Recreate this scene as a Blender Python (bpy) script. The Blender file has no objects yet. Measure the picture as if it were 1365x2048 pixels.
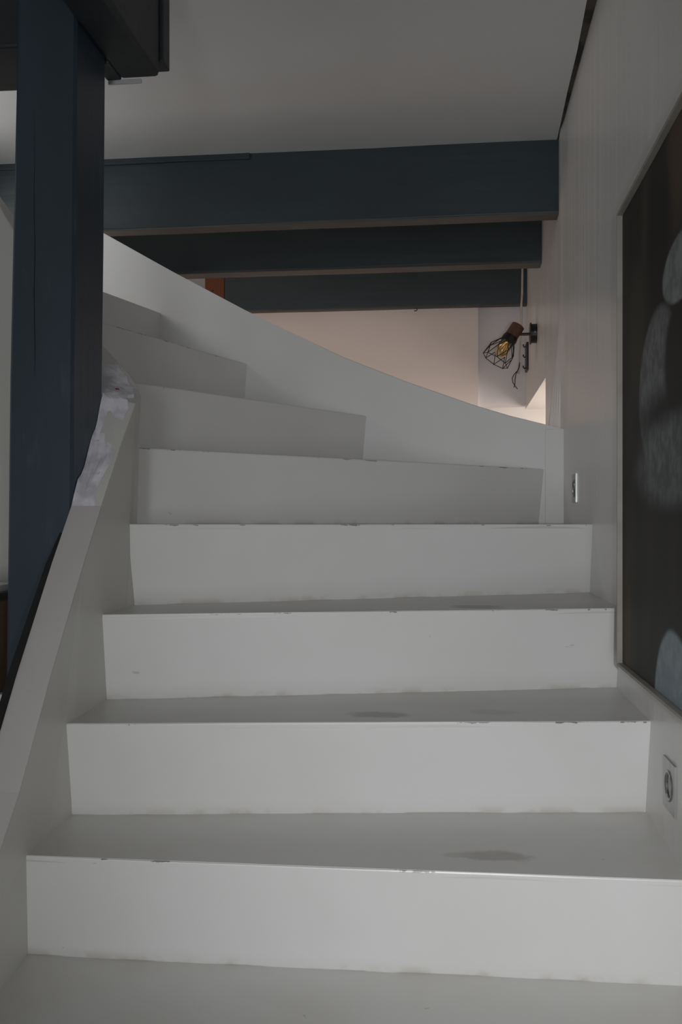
import bpy, bmesh, math, random
from mathutils import Vector, Matrix
random.seed(4)
S = bpy.context.scene
COL = S.collection
H = 0.185            # rise of one step
EYE = 8 * H          # eye height above the lower floor
# ------------------------------------------------------------------ camera
cam_d = bpy.data.cameras.new('camera')
cam = bpy.data.objects.new('camera', cam_d)
COL.objects.link(cam)
cam.location = (0, 0, EYE)
cam.rotation_euler = (math.pi / 2, 0, math.atan(222 / 1900))
cam_d.sensor_fit = 'VERTICAL'
cam_d.sensor_height = 36
cam_d.sensor_width = 24
cam_d.lens = 1900 / 2048 * 36
cam_d.shift_y = 25 / 2048
cam_d.clip_start = 0.02
S.camera = cam
# ------------------------------------------------------------------ world, lights, exposure
S.view_settings.view_transform = 'Standard'
S.view_settings.look = 'None'
S.view_settings.gamma = 1
S.view_settings.use_curve_mapping = False
S.view_settings.exposure = 0.08
W = bpy.data.worlds.new('world')
S.world = W
W.use_nodes = True
W.node_tree.nodes['Background'].inputs[0].default_value = (0.97, 0.985, 1.0, 1)
W.node_tree.nodes['Background'].inputs[1].default_value = 0.19


def area(name, loc, target, sx, sy, power, col):
    d = bpy.data.lights.new(name, 'AREA')
    d.shape = 'RECTANGLE'
    d.size, d.size_y = sx, sy
    d.energy = power
    d.color = col
    o = bpy.data.objects.new(name, d)
    COL.objects.link(o)
    o.location = loc
    o.rotation_euler = (Vector(target) - Vector(loc)).to_track_quat('-Z', 'Y').to_euler()
    return o


area('window_light_behind', (0.0, -3.4, 1.1), (-0.2, 2.4, 1.3), 0.6, 1.5, 26, (0.97, 0.985, 1.0))
area('stairwell_fill', (-1.85, 2.72, EYE + 1.2), (0.1, 2.75, EYE - 0.2), 0.6, 0.4, 3.4, (1.0, 0.985, 0.97))  # added fill for the deep wall and ceiling, no source stands there
fd = bpy.data.lights.new('camera_flash', 'SPOT')      # the flash of the camera, beside its lens
fd.energy = 38
fd.color = (0.98, 0.985, 1.0)
fd.spot_size = math.radians(84)
fd.spot_blend = 1.0
fd.shadow_soft_size = 0.02
fl = bpy.data.objects.new('camera_flash', fd)
COL.objects.link(fl)
fl.location = (0.10, 0.0, EYE - 0.01)
fl.rotation_euler = (math.radians(81), 0, math.atan(222 / 1900) - 0.24)
area('window_light_alcove', (0.98, 4.42, EYE + 0.25), (0.2, 4.42, EYE + 0.35), 0.7, 0.6, 10, (1.0, 0.87, 0.78))
area('warm_fill_upstairs', (-1.7, 4.1, EYE + 0.75), (0.1, 4.5, EYE + 0.85), 0.5, 0.5, 2.6, (1.0, 0.80, 0.70))  # unseen warm fill added to tint the far room
area('warm_fill_landing', (-0.5, 4.3, EYE + 0.42), (-0.5, 4.5, EYE + 1.4), 1.2, 0.4, 0.8, (1.0, 0.76, 0.66))  # unseen warm fill facing up, as bounce onto the beam undersides


# ------------------------------------------------------------------ helpers
def new_obj(name, bm, mat, parent=None, smooth=False, recalc=True):
    me = bpy.data.meshes.new(name)
    if recalc:
        bmesh.ops.recalc_face_normals(bm, faces=bm.faces)
    if smooth:
        for f in bm.faces:
            f.smooth = True
    bm.to_mesh(me)
    bm.free()
    o = bpy.data.objects.new(name, me)
    COL.objects.link(o)
    if mat:
        me.materials.append(mat)
    if parent:
        o.parent = parent
        base = parent
        off = Vector((0, 0, 0))
        while base:
            off += base.location
            base = base.parent
        me.transform(Matrix.Translation(-off))
    return o


def thing(name, label, cat, loc=(0, 0, 0), group=None):
    o = bpy.data.objects.new(name, None)
    o.empty_display_size = 0.05
    COL.objects.link(o)
    o.location = loc
    tag(o, label, cat, group)
    return o


def tag(o, label, cat, group=None):
    o['label'] = label
    o['category'] = cat
    if group:
        o['group'] = group
    return o


def struct(o):
    o['kind'] = 'structure'
    return o


def box(bm, x0, x1, y0, y1, z0, z1, bev=0.0):
    r = bmesh.ops.create_cube(bm, size=1)
    for v in r['verts']:
        v.co = Vector((x0 if v.co.x < 0 else x1, y0 if v.co.y < 0 else y1, z0 if v.co.z < 0 else z1))
    if bev:
        es = list({e for v in r['verts'] for e in v.link_edges})
        bmesh.ops.bevel(bm, geom=es, offset=bev, segments=2, affect='EDGES', profile=0.5)
    return bm


def abox(*a, bev=0.0):
    """box whose heights are measured from eye level"""
    bm = bmesh.new()
    a = list(a)
    a[4] += EYE
    a[5] += EYE
    return box(bm, *a, bev=bev)


def prism(bm, poly, z0, z1):
    vb = [bm.verts.new((p[0], p[1], z0)) for p in poly]
    vt = [bm.verts.new((p[0], p[1], z1)) for p in poly]
    n = len(poly)
    bm.faces.new(vb[::-1])
    bm.faces.new(vt)
    for i in range(n):
        bm.faces.new((vb[i], vb[(i + 1) % n], vt[(i + 1) % n], vt[i]))
    return bm


def tube(bm, pts, r, seg=8, cyclic=False):
    pts = [Vector(p) for p in pts]
    n = len(pts)
    rings = []
    prev = None
    for i, p in enumerate(pts):
        if cyclic:
            t = (pts[(i + 1) % n] - pts[i - 1]).normalized()
        else:
            t = (pts[min(i + 1, n - 1)] - pts[max(i - 1, 0)]).normalized()
        a = Vector((0, 0, 1)) if abs(t.z) < 0.9 else Vector((1, 0, 0))
        if prev is not None:
            u = (prev - t * prev.dot(t)).normalized()
        else:
            u = t.cross(a).normalized()
        prev = u
        w = t.cross(u)
        rr = r[i] if isinstance(r, (list, tuple)) else r
        rings.append([bm.verts.new(p + (u * math.cos(2 * math.pi * k / seg) + w * math.sin(2 * math.pi * k / seg)) * rr) for k in range(seg)])
    m = n if cyclic else n - 1
    for i in range(m):
        A, B = rings[i], rings[(i + 1) % n]
        for k in range(seg):
            bm.faces.new((A[k], A[(k + 1) % seg], B[(k + 1) % seg], B[k]))
    if not cyclic:
        bm.faces.new(rings[0][::-1])
        bm.faces.new(rings[-1])
    return bm


def lathe(bm, origin, axis, prof, seg=24, cap=True):
    """prof: list of (distance along axis, radius)"""
    axis = Vector(axis).normalized()
    a = Vector((0, 0, 1)) if abs(axis.z) < 0.9 else Vector((1, 0, 0))
    u = axis.cross(a).normalized()
    w = axis.cross(u)
    o = Vector(origin)
    rings = [[bm.verts.new(o + axis * d + (u * math.cos(2 * math.pi * k / seg) + w * math.sin(2 * math.pi * k / seg)) * max(r, 1e-4)) for k in range(seg)] for d, r in prof]
    for A, B in zip(rings, rings[1:]):
        for k in range(seg):
            bm.faces.new((A[k], A[(k + 1) % seg], B[(k + 1) % seg], B[k]))
    if cap:
        bm.faces.new(rings[0][::-1])
        bm.faces.new(rings[-1])
    return bm


# ------------------------------------------------------------------ materials
class M:
    def __init__(s, name, col, rough=0.5, metal=0.0, spec=0.5):
        s.m = bpy.data.materials.new(name)
        s.m.use_nodes = True
        s.t = s.m.node_tree
        s.b = s.t.nodes['Principled BSDF']
        s.b.inputs['Roughness'].default_value = rough
        s.b.inputs['Metallic'].default_value = metal
        s.b.inputs['Specular IOR Level'].default_value = spec
        s.col = s.rgb(col)
        s.hgt = None

    def n(s, ty, **kw):
        o = s.t.nodes.new(ty)
        for k, v in kw.items():
            setattr(o, k, v)
        return o

    def rgb(s, c):
        o = s.n('ShaderNodeRGB')
        o.outputs[0].default_value = (*c, 1)
        return o.outputs[0]

    def link(s, a, b):
        if isinstance(a, (int, float)):
            b.default_value = a
        else:
            s.t.links.new(a, b)

    def math(s, op, a, b=0.0, c=0.0, clamp=False):
        o = s.n('ShaderNodeMath', operation=op, use_clamp=clamp)
        s.link(a, o.inputs[0])
        s.link(b, o.inputs[1])
        s.link(c, o.inputs[2])
        return o.outputs[0]

    def step(s, v, lo, hi):
        o = s.n('ShaderNodeMapRange', interpolation_type='SMOOTHSTEP')
        s.link(v, o.inputs['Value'])
        a, b = (0, 1) if lo < hi else (1, 0)
        o.inputs['From Min'].default_value = min(lo, hi)
        o.inputs['From Max'].default_value = max(lo, hi)
        o.inputs['To Min'].default_value = a
        o.inputs['To Max'].default_value = b
        return o.outputs[0]

    def pos(s, scale=(1, 1, 1)):
        g = s.n('ShaderNodeNewGeometry')
        v = s.n('ShaderNodeVectorMath', operation='MULTIPLY')
        s.link(g.outputs['Position'], v.inputs[0])
        v.inputs[1].default_value = scale
        return v.outputs[0]

    def noise(s, scale, detail=3, stretch=(1, 1, 1), rough=0.55):
        o = s.n('ShaderNodeTexNoise')
        s.link(s.pos(stretch), o.inputs['Vector'])
        o.inputs['Scale'].default_value = scale
        o.inputs['Detail'].default_value = detail
        o.inputs['Roughness'].default_value = rough
        return o.outputs['Fac']

    def mix(s, fac, col):
        o = s.n('ShaderNodeMix', data_type='RGBA')
        s.link(fac, o.inputs[0])
        s.link(s.col, o.inputs[6])
        if isinstance(col, tuple):
            col = s.rgb(col)
        s.link(col, o.inputs[7])
        s.col = o.outputs[2]
        return s

    def mottle(s, col, scale, lo=0.4, hi=0.65, amt=1.0, detail=3, stretch=(1, 1, 1)):
        f = s.step(s.noise(scale, detail, stretch), lo, hi)
        return s.mix(s.math('MULTIPLY', f, amt), col)

    def bump(s, scale, strength, dist=0.002, detail=3, stretch=(1, 1, 1)):
        o = s.n('ShaderNodeBump')
        o.inputs['Strength'].default_value = strength
        o.inputs['Distance'].default_value = dist
        s.link(s.noise(scale, detail, stretch), o.inputs['Height'])
        if s.hgt is not None:
            s.link(s.hgt, o.inputs['Normal'])
        s.hgt = o.outputs[0]
        return s

    def ellipse(s, axes, ca, cb, ra, rb, warp=0.0, wscale=30):
        """distance (1 at the rim) of the world position from an ellipse in the plane of two axes"""
        g = s.n('ShaderNodeSeparateXYZ')
        s.link(s.pos(), g.inputs[0])
        A = s.math('DIVIDE', s.math('SUBTRACT', g.outputs[axes[0]], ca), ra)
        B = s.math('DIVIDE', s.math('SUBTRACT', g.outputs[axes[1]], cb), rb)
        d = s.math('SQRT', s.math('ADD', s.math('MULTIPLY', A, A), s.math('MULTIPLY', B, B)))
        if warp:
            d = s.math('ADD', d, s.math('MULTIPLY', s.math('SUBTRACT', s.noise(wscale, 4), 0.5), warp))
        return d

    def done(s):
        s.link(s.col, s.b.inputs['Base Color'])
        if s.hgt is not None:
            s.link(s.hgt, s.b.inputs['Normal'])
        return s.m


def m_wall(name, col, col2, rough=0.7):
    return M(name, col, rough).mottle(col2, 2.2, 0.35, 0.75, 0.8).bump(1.6, 0.35, 0.02).bump(45, 0.12, 0.002).done()


mat_wall = M('wall_paint', (0.70, 0.69, 0.67), 0.30).mottle((0.65, 0.64, 0.615), 1.5, 0.35, 0.75, 0.7) \
    .bump(7, 0.30, 0.012, 2, (1, 1.6, 0.12)).bump(50, 0.12, 0.002).done()
mat_ceiling = m_wall('ceiling_paint', (0.80, 0.815, 0.83), (0.75, 0.765, 0.78), 0.6)
mat_pink = m_wall('cream_plaster', (0.74, 0.68, 0.65), (0.70, 0.64, 0.61), 0.8)
mat_lilac = m_wall('lilac_white_plaster', (0.70, 0.69, 0.71), (0.66, 0.65, 0.68), 0.8)
mat_white = m_wall('bright_white_plaster', (0.84, 0.82, 0.80), (0.81, 0.79, 0.77), 0.7)
mat_floor = M('floor_boards', (0.30, 0.26, 0.21), 0.5).mottle((0.22, 0.18, 0.14), 6, 0.35, 0.7, 1, 4, (1, 0.08, 1)).done()
mat_near_black = M('near_black', (0.014, 0.014, 0.014), 0.9).mottle((0.010, 0.010, 0.010), 30).done()
mat_gap = M('ceiling_gap', (0.11, 0.098, 0.085), 0.9).mottle((0.05, 0.045, 0.04), 14, 0.4, 0.6).done()

# painted riser: uv v runs 0 at the bottom to 1 at the nosing
r_ = M('riser_paint', (0.755, 0.755, 0.75), 0.33)
r_.mottle((0.715, 0.71, 0.695), 3.0, 0.35, 0.7, 0.7)
uvn = r_.n('ShaderNodeSeparateXYZ')
r_.link(r_.n('ShaderNodeUVMap').outputs[0], uvn.inputs[0])
vv = uvn.outputs[1]
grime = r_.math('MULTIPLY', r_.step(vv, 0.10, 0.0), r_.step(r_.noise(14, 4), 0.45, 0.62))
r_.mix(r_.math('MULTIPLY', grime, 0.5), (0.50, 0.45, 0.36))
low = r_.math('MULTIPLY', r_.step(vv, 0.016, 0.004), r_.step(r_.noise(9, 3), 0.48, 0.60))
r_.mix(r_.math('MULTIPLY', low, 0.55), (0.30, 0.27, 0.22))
scuff = r_.step(r_.noise(16, 4, (1, 1, 2.6), 0.6), 0.71, 0.75)
r_.mix(r_.math('MULTIPLY', scuff, 0.5), (0.42, 0.41, 0.38))
chip = r_.math('MULTIPLY', r_.step(r_.math('ADD', vv, r_.math('MULTIPLY', r_.noise(60, 3), 0.05)), 1.010, 1.016),
               r_.step(r_.noise(13.7, 4, (1.0, 1.3, 0.3), 0.6), 0.59, 0.61))
r_.mix(r_.math('MULTIPLY', chip, 0.8), (0.15, 0.155, 0.16))
mat_riser = r_.bump(5, 0.16, 0.01, 2).bump(70, 0.05, 0.001).done()

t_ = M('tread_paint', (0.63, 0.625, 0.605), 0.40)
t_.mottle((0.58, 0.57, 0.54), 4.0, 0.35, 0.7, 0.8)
for (ca, cb, ra, rb, zk, col, am) in (
        (0.072, 1.608, 0.064, 0.026, 5, (0.40, 0.385, 0.355), 0.95), (0.01, 1.606, 0.03, 0.014, 5, (0.42, 0.41, 0.38), 0.6),
        (-0.140, 1.842, 0.060, 0.030, 6, (0.36, 0.35, 0.335), 0.9), (-0.175, 1.825, 0.02, 0.015, 6, (0.42, 0.41, 0.39), 0.6),
        (0.08, 1.89, 0.05, 0.03, 6, (0.45, 0.44, 0.42), 0.55), (0.056, 2.150, 0.062, 0.05, 7, (0.34, 0.335, 0.32), 0.9)):
    d = t_.ellipse((0, 1), ca, cb, ra, rb, 1.0, 34)
    g = t_.n('ShaderNodeSeparateXYZ')
    t_.link(t_.pos(), g.inputs[0])
    lvl = t_.math('COMPARE', g.outputs[2], (zk) * H, 0.02)
    t_.mix(t_.math('MULTIPLY', t_.math('MULTIPLY', t_.step(d, 1.2, 0.6), lvl), am), col)
t_.mix(t_.math('MULTIPLY', t_.step(t_.noise(38, 4), 0.72, 0.76), 0.6), (0.34, 0.32, 0.28))
mat_tread = t_.bump(60, 0.08, 0.001).done()

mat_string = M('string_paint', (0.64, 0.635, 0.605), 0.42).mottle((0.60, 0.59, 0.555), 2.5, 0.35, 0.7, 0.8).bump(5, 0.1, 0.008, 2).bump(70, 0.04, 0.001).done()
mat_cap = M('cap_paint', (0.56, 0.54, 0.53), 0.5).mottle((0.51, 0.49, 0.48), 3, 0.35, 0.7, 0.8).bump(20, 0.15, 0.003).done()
mat_block = M('end_block_paint', (0.72, 0.715, 0.70), 0.4).mottle((0.68, 0.675, 0.655), 4, 0.35, 0.7, 0.8).done()
mat_back_string = M('back_string_paint', (0.72, 0.725, 0.72), 0.42).mottle((0.68, 0.68, 0.67), 2.5, 0.35, 0.7, 0.8) \
    .mottle((0.47, 0.46, 0.44), 9, 0.70, 0.76, 0.6, 4, (1, 1, 2)).done()
mat_patch = M('filler_plaster', (0.80, 0.80, 0.87), 0.75).mottle((0.58, 0.565, 0.62), 14, 0.42, 0.62, 1, 4) \
    .mottle((0.50, 0.47, 0.46), 40, 0.70, 0.74, 0.7).bump(35, 0.6, 0.006, 5).done()
mat_red = M('red_paint_spot', (0.30, 0.03, 0.03), 0.5).mottle((0.18, 0.03, 0.03), 90).done()


def m_timber(name, c1, c2, rough=0.5):
    return M(name, c1, rough).mottle(c2, 5, 0.35, 0.7, 1, 4).bump(9, 0.35, 0.008, 3).bump(60, 0.15, 0.002, 4).done()


post_m = M('blue_post_paint', (0.034, 0.053, 0.078), 0.42)
post_m.mottle((0.026, 0.042, 0.060), 4, 0.35, 0.7, 1, 4, (1, 1, 0.3))
post_m.mix(post_m.math('MULTIPLY', post_m.step(post_m.noise(26, 5, (1, 1, 0.25)), 0.60, 0.74), 0.35), (0.075, 0.105, 0.13))
mat_post = post_m.bump(10, 0.35, 0.008, 3, (1, 1, 0.12)).bump(60, 0.15, 0.002, 4).done()
beam_m = M('blue_grey_beam_paint', (0.033, 0.050, 0.060), 0.45)
beam_m.mottle((0.027, 0.040, 0.048), 5, 0.35, 0.7, 1, 4, (0.3, 1, 1))
mat_beam = beam_m.bump(10, 0.4, 0.008, 3, (0.12, 1, 1)).bump(60, 0.15, 0.002, 4).done()
mat_under = M('bounce_lit_underside', (0.095, 0.092, 0.086), 0.6).mottle((0.065, 0.064, 0.062), 8, 0.35, 0.7, 1, 4, (0.3, 1, 1)).bump(60, 0.15, 0.002, 4).done()  # beam colour lightened to carry light bounced up from below
mat_dark_beam = m_timber('dark_trimmer_paint', (0.024, 0.032, 0.040), (0.019, 0.025, 0.031))
mat_orange = M('orange_pine', (0.17, 0.052, 0.014), 0.5).mottle((0.12, 0.036, 0.011), 12, 0.35, 0.7, 1, 4, (1, 1, 0.06)).done()
mat_brown = M('brown_cabinet_wood', (0.22, 0.125, 0.07), 0.45).mottle((0.15, 0.085, 0.05), 10, 0.35, 0.7, 1, 4, (1, 1, 0.08)).done()
mat_black = M('black_enamel', (0.012, 0.012, 0.013), 0.4).mottle((0.016, 0.016, 0.017), 40).done()
mat_wood = M('lamp_walnut', (0.15, 0.075, 0.042), 0.5).mottle((0.10, 0.05, 0.03), 30, 0.35, 0.7, 1, 4, (1, 1, 0.2)).done()
mat_cable = M('white_cable', (0.55, 0.52, 0.46), 0.5).mottle((0.48, 0.45, 0.40), 40).done()
mat_paper = M('white_paper', (0.85, 0.86, 0.9), 0.6).mottle((0.8, 0.81, 0.86), 10).done()
mat_steel = M('brushed_steel', (0.42, 0.43, 0.42), 0.34, 1.0).mottle((0.36, 0.37, 0.36), 60, 0.35, 0.7, 1, 3, (1, 1, 0.1)).done()
mat_chrome = M('dark_reflector', (0.30, 0.30, 0.31), 0.16, 1.0).mottle((0.24, 0.24, 0.25), 40).done()
mat_lens = M('led_lens', (0.9, 0.95, 0.95), 0.1).mottle((0.85, 0.9, 0.9), 40)
mat_lens.b.inputs['Emission Color'].default_value = (0.85, 1.0, 0.97, 1)
mat_lens.b.inputs['Emission Strength'].default_value = 0.9
mat_lens = mat_lens.done()
mat_frame = M('cream_frame_paint', (0.31, 0.29, 0.26), 0.5).mottle((0.27, 0.25, 0.22), 12).done()
gl = M('amber_glass', (1.0, 0.80, 0.42), 0.03)
gl.b.inputs['Transmission Weight'].default_value = 0.9
gl.mottle((0.95, 0.72, 0.34), 20)
mat_glass = gl.done()
mat_filament = M('gold_filament', (0.8, 0.5, 0.12), 0.3, 1.0).mottle((0.6, 0.38, 0.1), 60).done()

# the print of the picture: blurred brown folds and speckled grey stones (y, z in the plane of the wall)
p_ = M('picture_print', (0.014, 0.013, 0.0115), 0.6, 0.0, 0.25)
p_.mottle((0.024, 0.021, 0.017), 5, 0.42, 0.66, 1, 3, (1, 1, 0.3))


def blob(cy, cz, ry, rz, col, soft, amt=1.0, speck=None, warp=0.0):
    d = p_.ellipse((1, 2), cy, EYE + cz, ry, rz, warp, 9)
    c = p_.rgb(col)
    if speck:
        o = p_.n('ShaderNodeMix', data_type='RGBA')
        p_.link(p_.step(p_.noise(38, 4), 0.36, 0.66), o.inputs[0])
        p_.link(c, o.inputs[6])
        p_.link(p_.rgb(speck), o.inputs[7])
        c = o.outputs[2]
    p_.mix(p_.math('MULTIPLY', p_.step(d, 1 + soft, 1 - soft), amt), c)


STONE, SPECK = (0.095, 0.101, 0.104), (0.165, 0.178, 0.184)
blob(1.80, 0.57, 0.035, 0.10, (0.042, 0.032, 0.022), 0.7, 0.9, warp=0.6)
blob(1.55, 0.60, 0.07, 0.10, (0.085, 0.055, 0.030), 0.7, 0.85, warp=0.5)
blob(1.70, 0.50, 0.09, 0.12, (0.005, 0.005, 0.005), 0.6, 0.95)
blob(1.895, 0.38, 0.075, 0.12, (0.034, 0.031, 0.020), 0.4, 0.9)
blob(1.70, 0.345, 0.10, 0.07, (0.004, 0.004, 0.004), 0.6, 0.95)
blob(1.700, 0.235, 0.165, 0.140, STONE, 0.06, 1, SPECK)
blob(1.525, 0.265, 0.125, 0.105, (0.008, 0.008, 0.008), 0.15, 0.98)
blob(1.64, 0.190, 0.21, 0.036, (0.010, 0.010, 0.010), 0.7, 0.95)
blob(1.535, 0.405, 0.128, 0.053, (0.14, 0.15, 0.155), 0.07, 1, (0.22, 0.235, 0.24))
blob(1.61, 0.105, 0.255, 0.070, STONE, 0.35, 0.85, SPECK)
blob(2.0, -0.22, 0.06, 0.16, (0.065, 0.045, 0.026), 0.8, 0.8, warp=0.9)
blob(1.585, -0.305, 0.140, 0.132, (0.20, 0.26, 0.285), 0.05, 1, (0.27, 0.32, 0.34), warp=0.06)
mat_print = p_.done()

# ------------------------------------------------------------------ large structure
WX = 0.371     # face of the right wall


def wall_x(y, z):
    b = math.exp(-((y - 3.31) / 0.048) ** 2)
    k = min(1.1, max(0.0, (0.80 - z) / 0.42))
    return WX - (0.004 + 0.034 * k ** 1.6) * b


bm = bmesh.new()
ys = [-3.8, -2, -0.6, 0, 0.5, 1, 1.5, 2, 2.4, 2.7, 2.9, 3.05, 3.15] + [3.19 + 0.012 * i for i in range(21)] + [3.50, 3.65, 3.854, 4.1, 4.5, 4.90]
zs = [-1.48, -1.0, -0.5, 0.0, 0.2, 0.35, 0.5, 0.585, 0.7, 0.85, 1.0, 1.2, 1.345, 1.42]
gv = {}
for i, y in enumerate(ys):
    for j, z in enumerate(zs):
        gv[i, j] = bm.verts.new((wall_x(y, z), y, EYE + z))
fs = []
for i in range(len(ys) - 1):
    for j in range(len(zs) - 1):
        if ys[i] >= 3.85 and 0.0 <= zs[j] < 0.58:
            continue
        fs.append(bm.faces.new((gv[i, j], gv[i, j + 1], gv[i + 1, j + 1], gv[i + 1, j])))
ext = bmesh.ops.extrude_face_region(bm, geom=fs)
for v in ext['geom']:
    if isinstance(v, bmesh.types.BMVert):
        v.co.x = WX + 0.14
struct(new_obj('wall_right', bm, mat_wall, smooth=False))
struct(new_obj('floor', abox(-3.2, 0.5, -3.8, 5.6, -1.56, -1.48), mat_floor))
bm = bmesh.new()
prism(bm, [(-3.2, -3.8), (WX - 0.06, -3.8), (WX - 0.060, 1.0), (WX - 0.034, 2.2), (WX - 0.027, 2.5), (WX - 0.018, 2.75), (WX - 0.015, 3.0), (WX - 0.008, 3.3), (WX - 0.006, 3.4), (WX + 0.1, 3.4), (WX + 0.1, 5.6), (-3.2, 5.6)], EYE + 1.343, EYE + 1.42)
struct(new_obj('ceiling', bm, mat_ceiling))
bm = bmesh.new()
bm = abox(WX - 0.07, WX + 0.004, -3.8, 3.399, 1.350, 1.419)
struct(new_obj('trim_1', bm, mat_gap))
# the room beyond the stair
struct(new_obj('wall_far', abox(-1.20, 0.131, 4.835, 4.96, 0.30, 1.343), mat_pink))
struct(new_obj('wall_recess', abox(0.131, WX + 0.14, 4.87, 4.96, 0.603, 1.343), mat_lilac))
struct(new_obj('wall_corner', abox(-3.2, -0.9, 5.30, 5.42, 0.30, 1.343), mat_lilac))
bm = abox(0.131, 1.25, 5.16, 5.24, 0.05, 0.70)            # back of the lit alcove
bm2 = abox(1.17, 1.25, 3.70, 5.16, 0.05, 0.70)
me_tmp = bpy.data.meshes.new('tmp')
bm2.to_mesh(me_tmp)
bm2.free()
bm.from_mesh(me_tmp)
bm2 = abox(WX + 0.14, 1.25, 3.62, 3.70, 0.05, 0.70)
bm2.to_mesh(me_tmp)
bm2.free()
bm.from_mesh(me_tmp)
bm2 = abox(WX + 0.14, 1.25, 3.62, 5.24, 0.64, 0.70)
bm2.to_mesh(me_tmp)
bm2.free()
bm.from_mesh(me_tmp)
bpy.data.meshes.remove(me_tmp)
struct(new_obj('wall_alcove', bm, mat_white))
struct(new_obj('floor_upper', abox(-3.2, 1.25, 3.272, 5.42, -0.06, 0.05), mat_floor))

# ------------------------------------------------------------------ staircase
stair = thing('staircase', 'white painted winding staircase with closed risers turning left beside the wall', 'staircase', (-0.17, 1.0, 0))
# riser lines, tread k lies (k + 4) rises above the floor: top left, top right, bottom left, bottom right
RL = {
    -3: ((-0.72, 0.56), (0.36, 0.50)), -2: ((-0.72, 0.80), (0.36, 0.74)), -1: ((-0.72, 1.04), (0.36, 0.98)),
    0: ((-0.715, 1.28), (0.36, 1.22)),
    1: ((-0.709, 1.518), (0.356, 1.531), (-0.725, 1.559), (0.366, 1.575)),
    2: ((-0.703, 1.692), (0.374, 1.840), (-0.721, 1.743), (0.379, 1.889)),
    3: ((-0.700, 1.873), (0.365, 2.149), (-0.722, 1.932), (0.380, 2.215)),
    4: ((-0.704, 2.040), (0.370, 2.580), (-0.725, 2.100), (0.381, 2.640)),
    5: ((-0.744, 2.226), (0.299, 3.225)),
    6: ((-0.813, 2.415), (-0.290, 3.228)),
    7: ((-0.954, 2.516), (-0.704, 3.228)),
    8: ((-1.103, 2.909), (-1.013, 3.228)),
}


def ext_line(a, b, ea, eb):
    a, b = Vector(a), Vector(b)
    d = (b - a).normalized()
    return a - d * ea, b + d * eb


lines = {}
for k, L in RL.items():
    tl, tr = Vector(L[0]), Vector(L[1])
    if len(L) == 4:
        bl, br = Vector(L[2]), Vector(L[3])
    else:
        d = (tr - tl).normalized()
        nrm = Vector((-d.y, d.x))
        rk = 0.05 if k < 5 else 0.012
        bl, br = tl + nrm * rk, tr + nrm * rk
    e = 0.03
    el = e
    if k == 5:
        el = 0.02
    if k == 6:
        el = 0.12
    if k == 7:
        el = 0.22
    if k == 8:
        el = 0.25
    tl, tr = ext_line(tl, tr, el, e if k < 5 else 0.012)
    bl, br = ext_line(bl, br, el, e if k < 5 else 0.0)
    if k >= 5:
        br.y = min(br.y, 3.240)
    lines[k] = (tl, tr, bl, br)


def make_riser(k):
    tl, tr, bl, br = lines[k]
    zt, zb = (k + 4) * H, (k + 3) * H
    bm = bmesh.new()
    uv = bm.loops.layers.uv.new('UVMap')
    d = (tr - tl).normalized()
    back = Vector((-d.y, d.x)) * 0.02
    N = 14
    rows = [(-0.03, 0), (0.0, 0), (0.5, 0), (0.985, 0), (0.996, 0.0012), (1.0, 0.004)]
    grid = []
    for v, off in rows:
        row = []
        for i in range(N + 1):
            s = i / N
            t = tl.lerp(tr, s)
            b = bl.lerp(br, s)
            p = b.lerp(t, min(max(v, 0), 1)) + back * (off / 0.02)
            z = zb + (zt - zb) * v
            if 0.3 < v < 0.99:
                z += 0
            wob = 0.0012 * math.sin(7 * s + k * 2.1) + 0.0008 * math.sin(19 * s + k)
            p = p + back.normalized() * wob
            row.append(bm.verts.new((p.x, p.y, z)))
        grid.append(row)
    row = []
    for i in range(N + 1):
        p = tl.lerp(tr, i / N) + back
        row.append(bm.verts.new((p.x, p.y, zt)))
    grid.append(row)
    row = []
    for i in range(N + 1):
        p = bl.lerp(br, i / N) + back
        row.append(bm.verts.new((p.x, p.y, zb - 0.03 * H)))
    grid.append(row)
    vs = [r[0] for r in rows] + [1.0, 0.0]
    R = len(grid)
    for j in range(R):
        j2 = (j + 1) % R
        for i in range(N):
            f = bm.faces.new((grid[j][i], grid[j][i + 1], grid[j2][i + 1], grid[j2][i]))
            for lp, (a, b) in zip(f.loops, ((i, j), (i + 1, j), (i + 1, j2), (i, j2))):
                lp[uv].uv = (a / N, vs[b])
    bm.faces.new([grid[j][0] for j in range(R)])
    bm.faces.new([grid[j][N] for j in range(R)][::-1])
    return new_obj('riser', bm, mat_riser, stair)


def make_tread(k):
    tl, tr, bl, br = lines[k]
    d = (tr - tl).normalized()
    off = Vector((-d.y, d.x)) * 0.003
    a, b = tl + off, tr + off
    z = (k + 4) * H
    if k + 1 in lines:
        nl, nr = lines[k + 1][2], lines[k + 1][3]
        d2 = (nr - nl).normalized()
        o2 = Vector((-d2.y, d2.x)) * 0.012
        c, e = nr + o2, nl + o2
    else:
        c, e = Vector((-1.6, 3.24)), Vector((-1.6, 2.3))
    poly = [a, b]
    if k == 4:
        poly.append(Vector((0.385, 3.24)))
    poly += [c, e]
    bm = bmesh.new()
    prism(bm, [(p.x, p.y) for p in poly], z - 0.010, z + 0.0006)
    return new_obj('tread', bm, mat_tread, stair)


for k in sorted(lines):
    make_riser(k)
for k in sorted(lines):
    make_tread(k)

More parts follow.
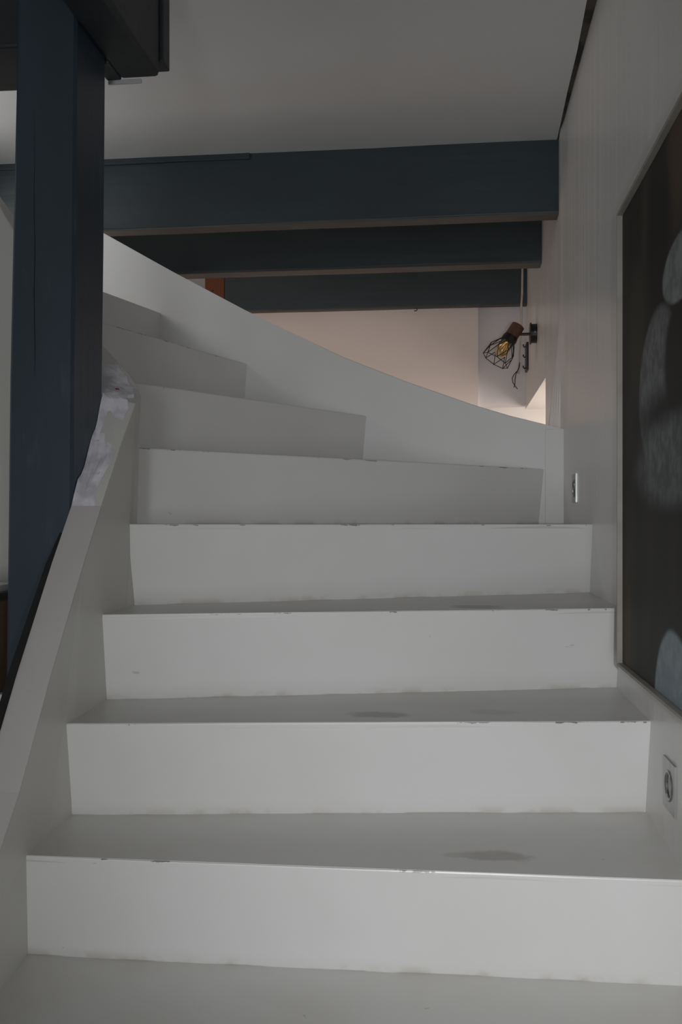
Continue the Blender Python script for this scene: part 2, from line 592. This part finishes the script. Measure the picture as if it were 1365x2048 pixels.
# inner string: a board that follows the left ends and turns left around the post
IN = [(-0.696, 0.50), (-0.696, 1.00), (-0.696, 1.462), (-0.696, 1.586), (-0.696, 1.733), (-0.696, 1.824), (-0.696, 1.93), (-0.696, 2.035),
      (-0.705, 2.100), (-0.722, 2.135), (-0.752, 2.165), (-0.790, 2.185), (-0.833, 2.200), (-0.95, 2.228), (-1.082, 2.250), (-1.28, 2.262), (-1.50, 2.265)]
ZT = [-1.44, -0.93, -0.437, -0.263, -0.077, 0.033, 0.158, 0.268, 0.294, 0.315, 0.350, 0.388, 0.431, 0.585, 0.768, 1.03, 1.315]
OUT = [(-0.757, 0.50), (-0.757, 1.00), (-0.757, 1.462), (-0.757, 1.586), (-0.757, 1.733), (-0.757, 1.824), (-0.757, 1.93), (-0.7565, 2.0005),
       (-0.800, 2.0045), (-0.835, 2.050), (-0.862, 2.085), (-0.885, 2.115), (-0.908, 2.140), (-0.97, 2.166), (-1.087, 2.190), (-1.28, 2.202), (-1.50, 2.205)]


def ribbon(inn, out, top, bot, bev=0.0, lean=None):
    bm = bmesh.new()
    cols = []
    for q, (a, b, t, o) in enumerate(zip(inn, out, top, bot)):
        sh = lean[q] * (t - o) / 0.55 if lean else 0.0
        cols.append([bm.verts.new((a[0], a[1], EYE + t)), bm.verts.new((b[0], b[1], EYE + t)),
                     bm.verts.new((b[0], b[1], EYE + o)), bm.verts.new((a[0] - sh, a[1], EYE + o))])
    for A, B in zip(cols, cols[1:]):
        for q in range(4):
            bm.faces.new((A[q], A[(q + 1) % 4], B[(q + 1) % 4], B[q]))
    bm.faces.new(cols[0])
    bm.faces.new(cols[-1][::-1])
    if bev:
        es = []
        for A, B in zip(cols, cols[1:]):
            for q in (0, 1):
                e = bm.edges.get((A[q], B[q]))
                if e:
                    es.append(e)
        bmesh.ops.bevel(bm, geom=es, offset=bev, segments=2, affect='EDGES', profile=0.5)
    return bm


ZB = [max(-1.478, z - 0.55) for z in ZT]
LEAN = [0.036] * 4 + [0.028] * 4 + [0.018, 0.008] + [0.0] * 7
o = new_obj('inner_string', ribbon(IN, OUT, ZT, ZB, 0.003, LEAN), mat_string, stair)
o['label'] = 'sloping white board closing the left ends of the steps'
CI = [(x + 0.0015, y) for x, y in IN[:6]]
o = new_obj('string_cap', ribbon(CI, OUT[:6], [z + 0.004 for z in ZT[:6]], [z - 0.003 for z in ZT[:6]], 0.0015), mat_cap, stair)
o['label'] = 'greyer cap along the top of the left string'
# panel under the string, towards the lower room
bi = [(x + 0.010 if False else x, y) for x, y in IN]
PI_ = [((a[0] * 0.3 + b[0] * 0.7), (a[1] * 0.3 + b[1] * 0.7)) for a, b in zip(IN, OUT)]
PO_ = [((a[0] * 0.01 + b[0] * 0.99), (a[1] * 0.01 + b[1] * 0.99)) for a, b in zip(IN, OUT)]
struct(new_obj('wall_under_stair', ribbon(PI_[2:], PO_[2:], [z + 0.03 for z in ZB[2:]], [-1.48] * len(ZB[2:])), mat_string))

# rough filler where the string top meets the post
bm = bmesh.new()
idx = [5, 6, 7, 8, 9, 10, 11, 12]
rows = []
samples = []
for a, b in zip(idx, idx[1:]):
    for q in range(6):
        s = q / 6
        samples.append((Vector(IN[a]).lerp(Vector(IN[b]), s), Vector(OUT[a]).lerp(Vector(OUT[b]), s), ZT[a] + (ZT[b] - ZT[a]) * s))
samples = samples[:34]
for i, (a, b, z) in enumerate(samples):
    row = []
    M_ = 8
    ends = min(1.0, i / 2.0, (len(samples) - 1 - i) / 2.0)
    cut = 0.10 + 0.22 * abs(math.sin(i * 0.55 + 0.4)) * (1 if i < 16 else 0.25)
    for j in range(M_ + 1):
        s = j / M_
        p = (a * (1 - cut) + b * cut).lerp(b, s)
        lift = 0.004 * ends * (0.6 + 0.4 * math.sin(i * 0.9 + j * 1.7)) * min(1, 4 * s) + 0.018 * max(0, s - 0.8) / 0.2 * ends * (0.6 + 0.4 * math.sin(i * 1.3))
        row.append(bm.verts.new((p.x, p.y, EYE + z + lift + 0.0008 + 0.007 * min(1.0, max(0.0, (i - 8) / 5)))))
    rows.append(row)
for A, B in zip(rows, rows[1:]):
    for j in range(len(A) - 1):
        bm.faces.new((A[j], A[j + 1], B[j + 1], B[j]))
top_faces = list(bm.faces)
ex = bmesh.ops.extrude_face_region(bm, geom=top_faces)
for v in ex['geom']:
    if isinstance(v, bmesh.types.BMVert):
        v.co.z -= 0.02
o = new_obj('plaster_patch', bm, mat_patch, stair, smooth=False)
o['label'] = 'rough lilac white filler around the foot of the blue post'
bm = bmesh.new()
bmesh.ops.create_icosphere(bm, subdivisions=2, radius=0.006)
for v in bm.verts:
    v.co = Vector((v.co.x * 0.7 * (1 + 0.3 * math.sin(v.co.z * 900)), v.co.y * 1.2, v.co.z * 0.5)) + Vector((-0.745, 2.055, EYE + 0.3025))
o = new_obj('paint_spot', bm, mat_red, stair)
o['label'] = 'small dark red paint spot on the filler'
# near black strip outside the string, tapering away towards the post
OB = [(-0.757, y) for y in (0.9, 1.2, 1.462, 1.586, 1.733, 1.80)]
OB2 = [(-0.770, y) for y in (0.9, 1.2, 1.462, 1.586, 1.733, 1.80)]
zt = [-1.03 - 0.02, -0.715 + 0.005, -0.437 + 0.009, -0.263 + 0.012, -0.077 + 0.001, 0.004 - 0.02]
o = new_obj('outer_strip', ribbon(OB, OB2, zt, [z - 0.2 for z in zt]), mat_near_black, stair)
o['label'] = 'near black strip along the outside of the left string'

# back string: board across the back, its top rising to the left
BS = [(WX + 0.004, 0.318), (0.307, 0.335), (0.19, 0.366), (0.076, 0.402), (-0.15, 0.484), (-0.364, 0.571), (-0.54, 0.656), (-0.713, 0.743), (-0.971, 0.884), (-1.224, 1.029), (-1.40, 1.130)]
bm = ribbon([(x, 3.228) for x, z in BS], [(x, 3.270) for x, z in BS], [z for x, z in BS], [-0.05] * 2 + [z - 0.46 for x, z in BS[2:]], 0.003)
o = new_obj('back_string', bm, mat_back_string, stair)
o['label'] = 'long white board across the back with a curved rising top'
bm = abox(0.309, WX + 0.004, 3.2225, 3.2285, 0.0, 0.318, bev=0.0015)
o = new_obj('string_end_block', bm, mat_block, stair)
o['label'] = 'brighter upright end piece of the back board at the wall'

# ------------------------------------------------------------------ blue timbers
def beam(name, label, x0, x1, y0, y1, z0, z1, mat, bev=0.004, cuts=10, amp=0.003, seed=0, along=0):
    root = None
    bm = abox(x0, x1, y0, y1, z0, z1, bev=bev)
    n = Vector((0, 0, 0))
    # split the long edges so that the timber can be slightly wavy
    L = [x1 - x0, y1 - y0, z1 - z0][along]
    for q in range(1, cuts):
        co = [x0, y0, EYE + z0]
        co[along] += L * q / cuts
        nv = [0, 0, 0]
        nv[along] = 1
        bmesh.ops.bisect_plane(bm, geom=bm.verts[:] + bm.edges[:] + bm.faces[:], plane_co=co, plane_no=nv)
    for v in bm.verts:
        t = v.co[along] * 3.1 + seed
        for ax in range(3):
            if ax != along:
                v.co[ax] += amp * (math.sin(t * 2.3 + ax * 1.9) + 0.5 * math.sin(t * 5.7 + ax)) * 0.6
    return bm


g_b = None
b1 = thing('ceiling_beam', 'nearest and largest blue grey ceiling beam, directly above the back board of the stair', 'beam', (-0.6, 3.41, EYE + 1.088))
new_obj('timber', beam('b', '', -1.9, WX + 0.03, 3.378, 3.447, 1.088, 1.345, mat_beam, amp=0.003, seed=1), mat_beam, b1)
bm = beam('b', '', -1.9, -0.727, 3.370, 3.380, 1.322, 1.352, mat_beam, bev=0.002, amp=0.0015, seed=5)
o = new_obj('top_batten', bm, mat_beam, b1)
o['label'] = 'thin batten nailed along the upper left edge'
b2 = thing('ceiling_beam', 'middle blue grey ceiling beam, behind the nearest one', 'beam', (-0.6, 4.05, EYE + 1.091))
new_obj('timber', beam('b', '', -1.9, WX + 0.03, 4.01, 4.095, 1.091, 1.345, mat_beam, amp=0.003, seed=2), mat_beam, b2)
b3 = thing('ceiling_beam', 'farthest blue grey ceiling beam, set against the cream far wall with hook below', 'beam', (-0.4, 4.8, EYE + 1.098))
new_obj('timber', beam('b', '', -1.165, WX + 0.03, 4.79, 4.836, 1.098, 1.345, mat_beam, amp=0.0015, seed=3), mat_beam, b3)

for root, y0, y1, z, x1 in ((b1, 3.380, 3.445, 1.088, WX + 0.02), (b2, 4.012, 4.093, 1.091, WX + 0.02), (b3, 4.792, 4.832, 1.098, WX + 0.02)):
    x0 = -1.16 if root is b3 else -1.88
    o = new_obj('lit_underside_strip', beam('u', '', x0, x1, y0, y1, z - 0.006, z + 0.008, None, bev=0.001, amp=0.001, seed=y0), mat_under, root)
    o['label'] = 'greyish underside strip, coloured paler for bounce light'

# orange post left of the far beam
op = thing('wooden_post', 'orange brown wooden post at the left end of the farthest beam', 'post', (-1.21, 4.84, EYE + 0.05))
new_obj('shaft', beam('p', '', -1.268, -1.166, 4.79, 4.90, 0.05, 1.343, mat_orange, bev=0.004, along=2, amp=0.001), mat_orange, op)
bm = bmesh.new()
lathe(bm, (-1.226, 4.787, EYE + 1.205), (0, 1, 0), [(0, 0.001), (0.001, 0.005), (0.004, 0.005)], 10)
new_obj('peg_hole', bm, mat_black, op)

# big blue post, leaning and tapering slightly
post = thing('timber_post', 'tall dark blue painted timber post rising from behind the left string', 'post', (-0.83, 1.92, 0))
bm = bmesh.new()
secs = []
zz = [-1.48, -1.0, -0.6, -0.3, 0.0, 0.3, 0.6, 0.9, 1.15, 1.343]
for q, z in enumerate(zz):
    t = max(0.0, (z + 0.1) / 1.1)
    x0 = -0.899 + 0.022 * t + 0.0015 * math.sin(q * 2.1)
    x1 = -0.758 + 0.012 * max(0, t - 0.3) + 0.001 * math.sin(q * 1.3)
    y0, y1 = 1.834 + 0.001 * math.sin(q * 1.7), 1.997
    ch = 0.006
    ring = [(x0 + ch, y0), (x1 - ch, y0), (x1, y0 + ch), (x1, y1 - ch), (x1 - ch, y1), (x0 + ch, y1), (x0, y1 - ch), (x0, y0 + ch)]
    secs.append([bm.verts.new((x, y, EYE + z)) for x, y in ring])
for A, B in zip(secs, secs[1:]):
    for k in range(8):
        bm.faces.new((A[k], A[(k + 1) % 8], B[(k + 1) % 8], B[k]))
bm.faces.new(secs[0][::-1])
bm.faces.new(secs[-1])
new_obj('shaft', bm, mat_post, post)
# drying crack, a thin dark sliver let into the front
bm = bmesh.new()
pts = [(-0.838 + 0.001 * math.sin(i * 1.7), 1.8335, EYE + 0.30 + i * 0.055) for i in range(11)]
tube(bm, pts, [0.0002 + 0.0007 * math.sin(math.pi * i / 10) for i in range(11)], 5)
new_obj('crack', bm, mat_near_black, post)

# trimmer running overhead towards the camera on the right of the post
tb = thing('trimmer_beam', 'dark blue overhead beam running forward from the top of the blue post', 'beam', (-0.71, 1.3, EYE + 1.0175))
bm = abox(-0.748, -0.656, -0.5, 2.083, 1.008, 1.344, bev=0.010)
for q in range(1, 18):
    bmesh.ops.bisect_plane(bm, geom=bm.verts[:] + bm.edges[:] + bm.faces[:], plane_co=(0, -0.5 + 2.583 * q / 18, 0), plane_no=(0, 1, 0))
for v in bm.verts:
    v.co.x += 0.002 * math.sin(v.co.y * 9) + 0.001 * math.sin(v.co.y * 31)
    v.co.z += 0.002 * math.sin(v.co.y * 7 + 1)
new_obj('timber', bm, mat_dark_beam, tb)
new_obj('end_block', abox(-0.779, -0.744, 2.0005, 2.083, 1.007, 1.344, bev=0.004), mat_dark_beam, tb)
bm = abox(-0.760, -0.648, 2.085, 2.135, 1.046, 1.344, bev=0.003)
for v in bm.verts:
    if v.co.z < EYE + 1.056 and -0.70 < v.co.x < -0.655:
        v.co.z += 0.004
o = new_obj('end_board', bm, mat_dark_beam, tb)
o['label'] = 'upright board closing the far end of the beam'
bm = abox(-0.776, -0.698, 2.080, 2.086, 0.999, 1.0085, bev=0.001)
o = new_obj('plaster_sliver', bm, mat_lilac, tb)
o['label'] = 'pale plaster sliver under the beam end'
lb = thing('header_beam', 'dark blue beam running left from the head of the blue post', 'beam', (-1.6, 2.0, EYE + 1.0))
new_obj('timber', beam('h', '', -3.2, -0.886, 1.905, 2.105, 1.006, 1.343, mat_dark_beam, bev=0.006, amp=0.002), mat_dark_beam, lb)

# ------------------------------------------------------------------ picture on the right wall
pic = thing('framed_picture', 'large dark framed picture of speckled grey stones hung on the right wall', 'picture', (0.36, 1.63, EYE - 0.29))
Y0, Y1, Z0, Z1 = 1.24, 2.045, -0.290, 0.647
o = new_obj('print', abox(0.355, 0.3695, Y0 + 0.001, Y1 - 0.001, Z0 + 0.001, Z1 - 0.001), mat_print, pic)
o['label'] = 'dark print with grey and blue grey stones'
FT = 0.006
for (a, b, c, d) in ((Y1, Y1 + FT, Z0 - FT, Z1 + FT), (Y0 - FT, Y0, Z0 - FT, Z1 + FT), (Y0, Y1, Z1, Z1 + FT), (Y0, Y1, Z0 - FT, Z0)):
    new_obj('frame_bar', abox(0.344, 0.3700, a, b, c, d, bev=0.001), mat_frame, pic)

# ------------------------------------------------------------------ step lights let into the wall
def step_light(label, y, z):
    r = thing('step_light', label, 'light', (WX, y, EYE + z - 0.043), 'square steel step lights in the right wall')
    s = 0.043
    # plate with a round hole
    bm = bmesh.new()
    n = 32
    x0, x1 = WX - 0.0035, WX + 0.004
    R = 0.027
    inner, outer = [], []
    for k in range(n):
        a = 2 * math.pi * k / n + math.pi / 4
        cy, cz = math.cos(a), math.sin(a)
        m = max(abs(cy), abs(cz))
        inner.append((y + R * cy, z + R * cz))
        outer.append((y + s * cy / m, z + s * cz / m))
    vi = [[bm.verts.new((xx, p[0], EYE + p[1])) for p in inner] for xx in (x0, x1)]
    vo = [[bm.verts.new((xx, p[0], EYE + p[1])) for p in outer] for xx in (x0, x1)]
    for k in range(n):
        k2 = (k + 1) % n
        bm.faces.new((vi[0][k], vi[0][k2], vo[0][k2], vo[0][k]))
        bm.faces.new((vi[1][k], vo[1][k], vo[1][k2], vi[1][k2]))
        bm.faces.new((vo[0][k], vo[0][k2], vo[1][k2], vo[1][k]))
        bm.faces.new((vi[0][k], vi[1][k], vi[1][k2], vi[0][k2]))
    new_obj('plate', bm, mat_steel, r)
    bm = bmesh.new()
    lathe(bm, (WX - 0.0055, y, EYE + z), (1, 0, 0), [(0.004, 0.0268), (0.0, 0.0262), (0.0, 0.0225), (0.004, 0.021)], 32, cap=False)
    new_obj('ring', bm, mat_steel, r, smooth=True)
    bm = bmesh.new()
    lathe(bm, (WX - 0.0015, y, EYE + z), (1, 0, 0), [(0.0, 0.0212), (0.008, 0.018), (0.014, 0.010), (0.016, 0.0)], 32, cap=False)
    new_obj('reflector', bm, mat_chrome, r, smooth=True)
    bm = bmesh.new()
    lathe(bm, (WX + 0.0095, y, EYE + z), (-1, 0, 0), [(0, 0.006), (0.004, 0.0055), (0.0065, 0.0035), (0.0072, 0.0)], 16)
    new_obj('lens', bm, mat_lens, r, smooth=True)
    return r


step_light('square steel step light low on the right wall, below the picture', 1.675, -0.446)
step_light('square steel step light further up the stair, beside the fourth riser, left of the picture', 2.945, 0.110)

# ------------------------------------------------------------------ wall lamp with a wire cage
lz = 0.842
LY = 4.26
lamp = thing('wall_lamp', 'black cage wall spotlight with brown wooden socket on the right wall', 'lamp', (WX, LY, EYE + lz))
bm = bmesh.new()
lathe(bm, (WX, LY, EYE + lz), (-1, 0, 0), [(0, 0.042), (0.022, 0.042), (0.024, 0.048), (0.028, 0.048), (0.030, 0.044)], 32)
new_obj('wall_base', bm, mat_black, lamp, smooth=False)
bm = bmesh.new()
lathe(bm, (WX - 0.010, LY - 0.0425, EYE + lz), (0, -1, 0), [(0, 0.004), (0.002, 0.004), (0.003, 0.001)], 10)
new_obj('screw', bm, mat_steel, lamp)
neck = Vector((WX - 0.075, LY, EYE + lz - 0.002))
bm = bmesh.new()
tube(bm, [(WX - 0.03, LY, EYE + lz - 0.002), neck + Vector((0.01, 0, 0)), neck], 0.0065, 12)
new_obj('arm', bm, mat_black, lamp)
axis = Vector((-0.54, -0.12, -0.83)).normalized()
sock = Vector((WX - 0.079, LY, EYE + lz + 0.037))
bm = bmesh.new()
lathe(bm, sock, axis, [(0, 0.026), (0.002, 0.030), (0.062, 0.030), (0.064, 0.026)], 28)
new_obj('wooden_socket', bm, mat_wood, lamp)
bm = bmesh.new()
lathe(bm, sock, axis, [(0.058, 0.031), (0.070, 0.034), (0.090, 0.034), (0.092, 0.028)], 24)
new_obj('cage_cap', bm, mat_black, lamp)
uu = axis.cross(Vector((0, 1, 0))).normalized()
vv_ = axis.cross(uu)


def ring_pt(d, r, a):
    return sock + axis * d + (uu * math.cos(a) + vv_ * math.sin(a)) * r


cage = bmesh.new()
NN = 8
for k in range(NN):
    a0 = 2 * math.pi * k / NN
    a1 = 2 * math.pi * (k + 1) / NN
    am = (a0 + a1) / 2
    T = ring_pt(0.088, 0.034, a0)
    Bm = ring_pt(0.136, 0.062, am)
    Bm0 = ring_pt(0.136, 0.062, am - 2 * math.pi / NN)
    C = ring_pt(0.188, 0.063, a0)
    C1 = ring_pt(0.188, 0.063, a1)
    for p, q in ((T, Bm), (T, Bm0), (Bm, C), (Bm, C1), (C, C1)):
        tube(cage, [p, q], 0.0019, 6)
    bmesh.ops.create_icosphere(cage, subdivisions=1, radius=0.003, matrix=Matrix.Translation(Bm))
    bmesh.ops.create_icosphere(cage, subdivisions=1, radius=0.003, matrix=Matrix.Translation(C))
new_obj('wire_cage', cage, mat_black, lamp)
bm = bmesh.new()
lathe(bm, sock, axis, [(0.088, 0.012), (0.100, 0.014), (0.115, 0.024), (0.132, 0.030), (0.148, 0.028), (0.160, 0.018), (0.165, 0.0)], 24)
bulb = new_obj('bulb', bm, mat_glass, lamp, smooth=True)
bm = bmesh.new()
for k in range(4):
    a = k * math.pi / 2
    tube(bm, [ring_pt(0.098, 0.006, a), ring_pt(0.145, 0.012, a + 0.4)], 0.0016, 6)
new_obj('filament', bm, mat_filament, bulb)

# hanging cable and its dark cord
cbl = bmesh.new()
cp = [(0.348, 4.781, 1.345), (0.3475, 4.781, 1.25), (0.346, 4.781, 1.14), (0.342, 4.782, 1.085), (0.344, 4.80, 1.03), (0.346, 4.83, 0.98), (0.341, 4.857, 0.92), (0.336, 4.861, 0.84), (0.333, 4.861, 0.76)]
tube(cbl, [(x, y, EYE + z) for x, y, z in cp], 0.0052, 10)
tag(new_obj('cable', cbl, mat_cable), 'off white cable hanging down past the right end of the farthest beam', 'cable')
crd = bmesh.new()
c1 = [(0.345, 0.815), (0.344, 0.795), (0.335, 0.775), (0.318, 0.757), (0.308, 0.738), (0.311, 0.715), (0.322, 0.698), (0.334, 0.682)]
c2 = [(0.345, 0.813), (0.341, 0.790), (0.333, 0.772), (0.325, 0.752), (0.322, 0.728), (0.321, 0.705), (0.316, 0.690)]
for c in (c1, c2):
    tube(crd, [(x - 0.006, 4.852, EYE + z) for x, z in c], 0.0022, 7)
tag(new_obj('cord', crd, mat_black), 'thin black looped cord dangling below the cage lamp', 'cord')
# small black hook rack seen edge on in the corner
hk = thing('hook_rack', 'small black hook rack seen edge on in the corner behind the cage lamp', 'hook', (WX, 4.76, EYE + 0.755))
new_obj('back_plate', abox(WX - 0.010, WX, 4.70, 4.80, 0.755, 0.890, bev=0.002), mat_black, hk)
for z in (0.875, 0.825, 0.77):
    bm = bmesh.new()
    tube(bm, [(WX - 0.009, 4.74, EYE + z), (WX - 0.018, 4.74, EYE + z - 0.004), (WX - 0.022, 4.74, EYE + z + 0.003), (WX - 0.022, 4.74, EYE + z + 0.010)], 0.003, 8)
    new_obj('peg', bm, mat_black, hk)
# hook under the far beam
bm = bmesh.new()
pts = [(0, 0.03), (0, 0.004)]
for k in range(10):
    a = math.pi / 2 - k * 0.45
    pts.append((0.009 * math.cos(a) * 0.9, -0.006 + 0.009 * math.sin(a)))
tube(bm, [(-0.183 + x, 4.812, EYE + 1.094 + z) for x, z in pts], 0.0022, 8)
tag(new_obj('screw_hook', bm, mat_black), 'small black screw hook under the farthest beam', 'hook')

# ------------------------------------------------------------------ cabinet in the lower room, left edge of the picture
cab = thing('wooden_cabinet', 'dark brown wooden cabinet in the lower room left of the blue post', 'cabinet', (-1.24, 2.06, 0))
new_obj('body', abox(-1.52, -0.985, 1.955, 2.145, -1.44, -0.165, bev=0.004), mat_brown, cab)
bm = bmesh.new()
prism(bm, [(-1.54, 1.94), (-0.990, 1.94), (-0.979, 1.955), (-0.990, 2.152), (-1.54, 2.152)], EYE - 0.166, EYE - 0.150)
o = new_obj('top', bm, mat_black, cab)
o['label'] = 'black top'
new_obj('plinth', abox(-1.50, -1.0, 1.975, 2.14, -1.48, -1.44), mat_black, cab)
for x0, x1 in ((-1.50, -1.260), (-1.250, -1.005)):
    d = new_obj('door', abox(x0, x1, 1.944, 1.957, -1.41, -0.20, bev=0.003), mat_brown, cab)
    bm = bmesh.new()
    kx = x1 - 0.03 if x0 < -1.3 else x0 + 0.03
    lathe(bm, (kx, 1.945, EYE - 0.75), (0, -1, 0), [(0, 0.006), (0.012, 0.006), (0.016, 0.012), (0.024, 0.011), (0.027, 0.004)], 14)
    new_obj('knob', bm, mat_steel, d, smooth=True)
o = new_obj('corner_block', abox(-0.984, -0.966, 1.955, 1.985, -0.43, -0.368, bev=0.001), mat_paper, cab)
o['label'] = 'small white block on the right side'
bm = bmesh.new()
prism(bm, [(-1.25, 1.97), (-0.996, 1.97), (-1.012, 2.13), (-1.25, 2.13)], EYE - 0.1498, EYE - 0.136)
tag(new_obj('paper_stack', bm, mat_paper), 'stack of white paper lying on the black cabinet top', 'paper')
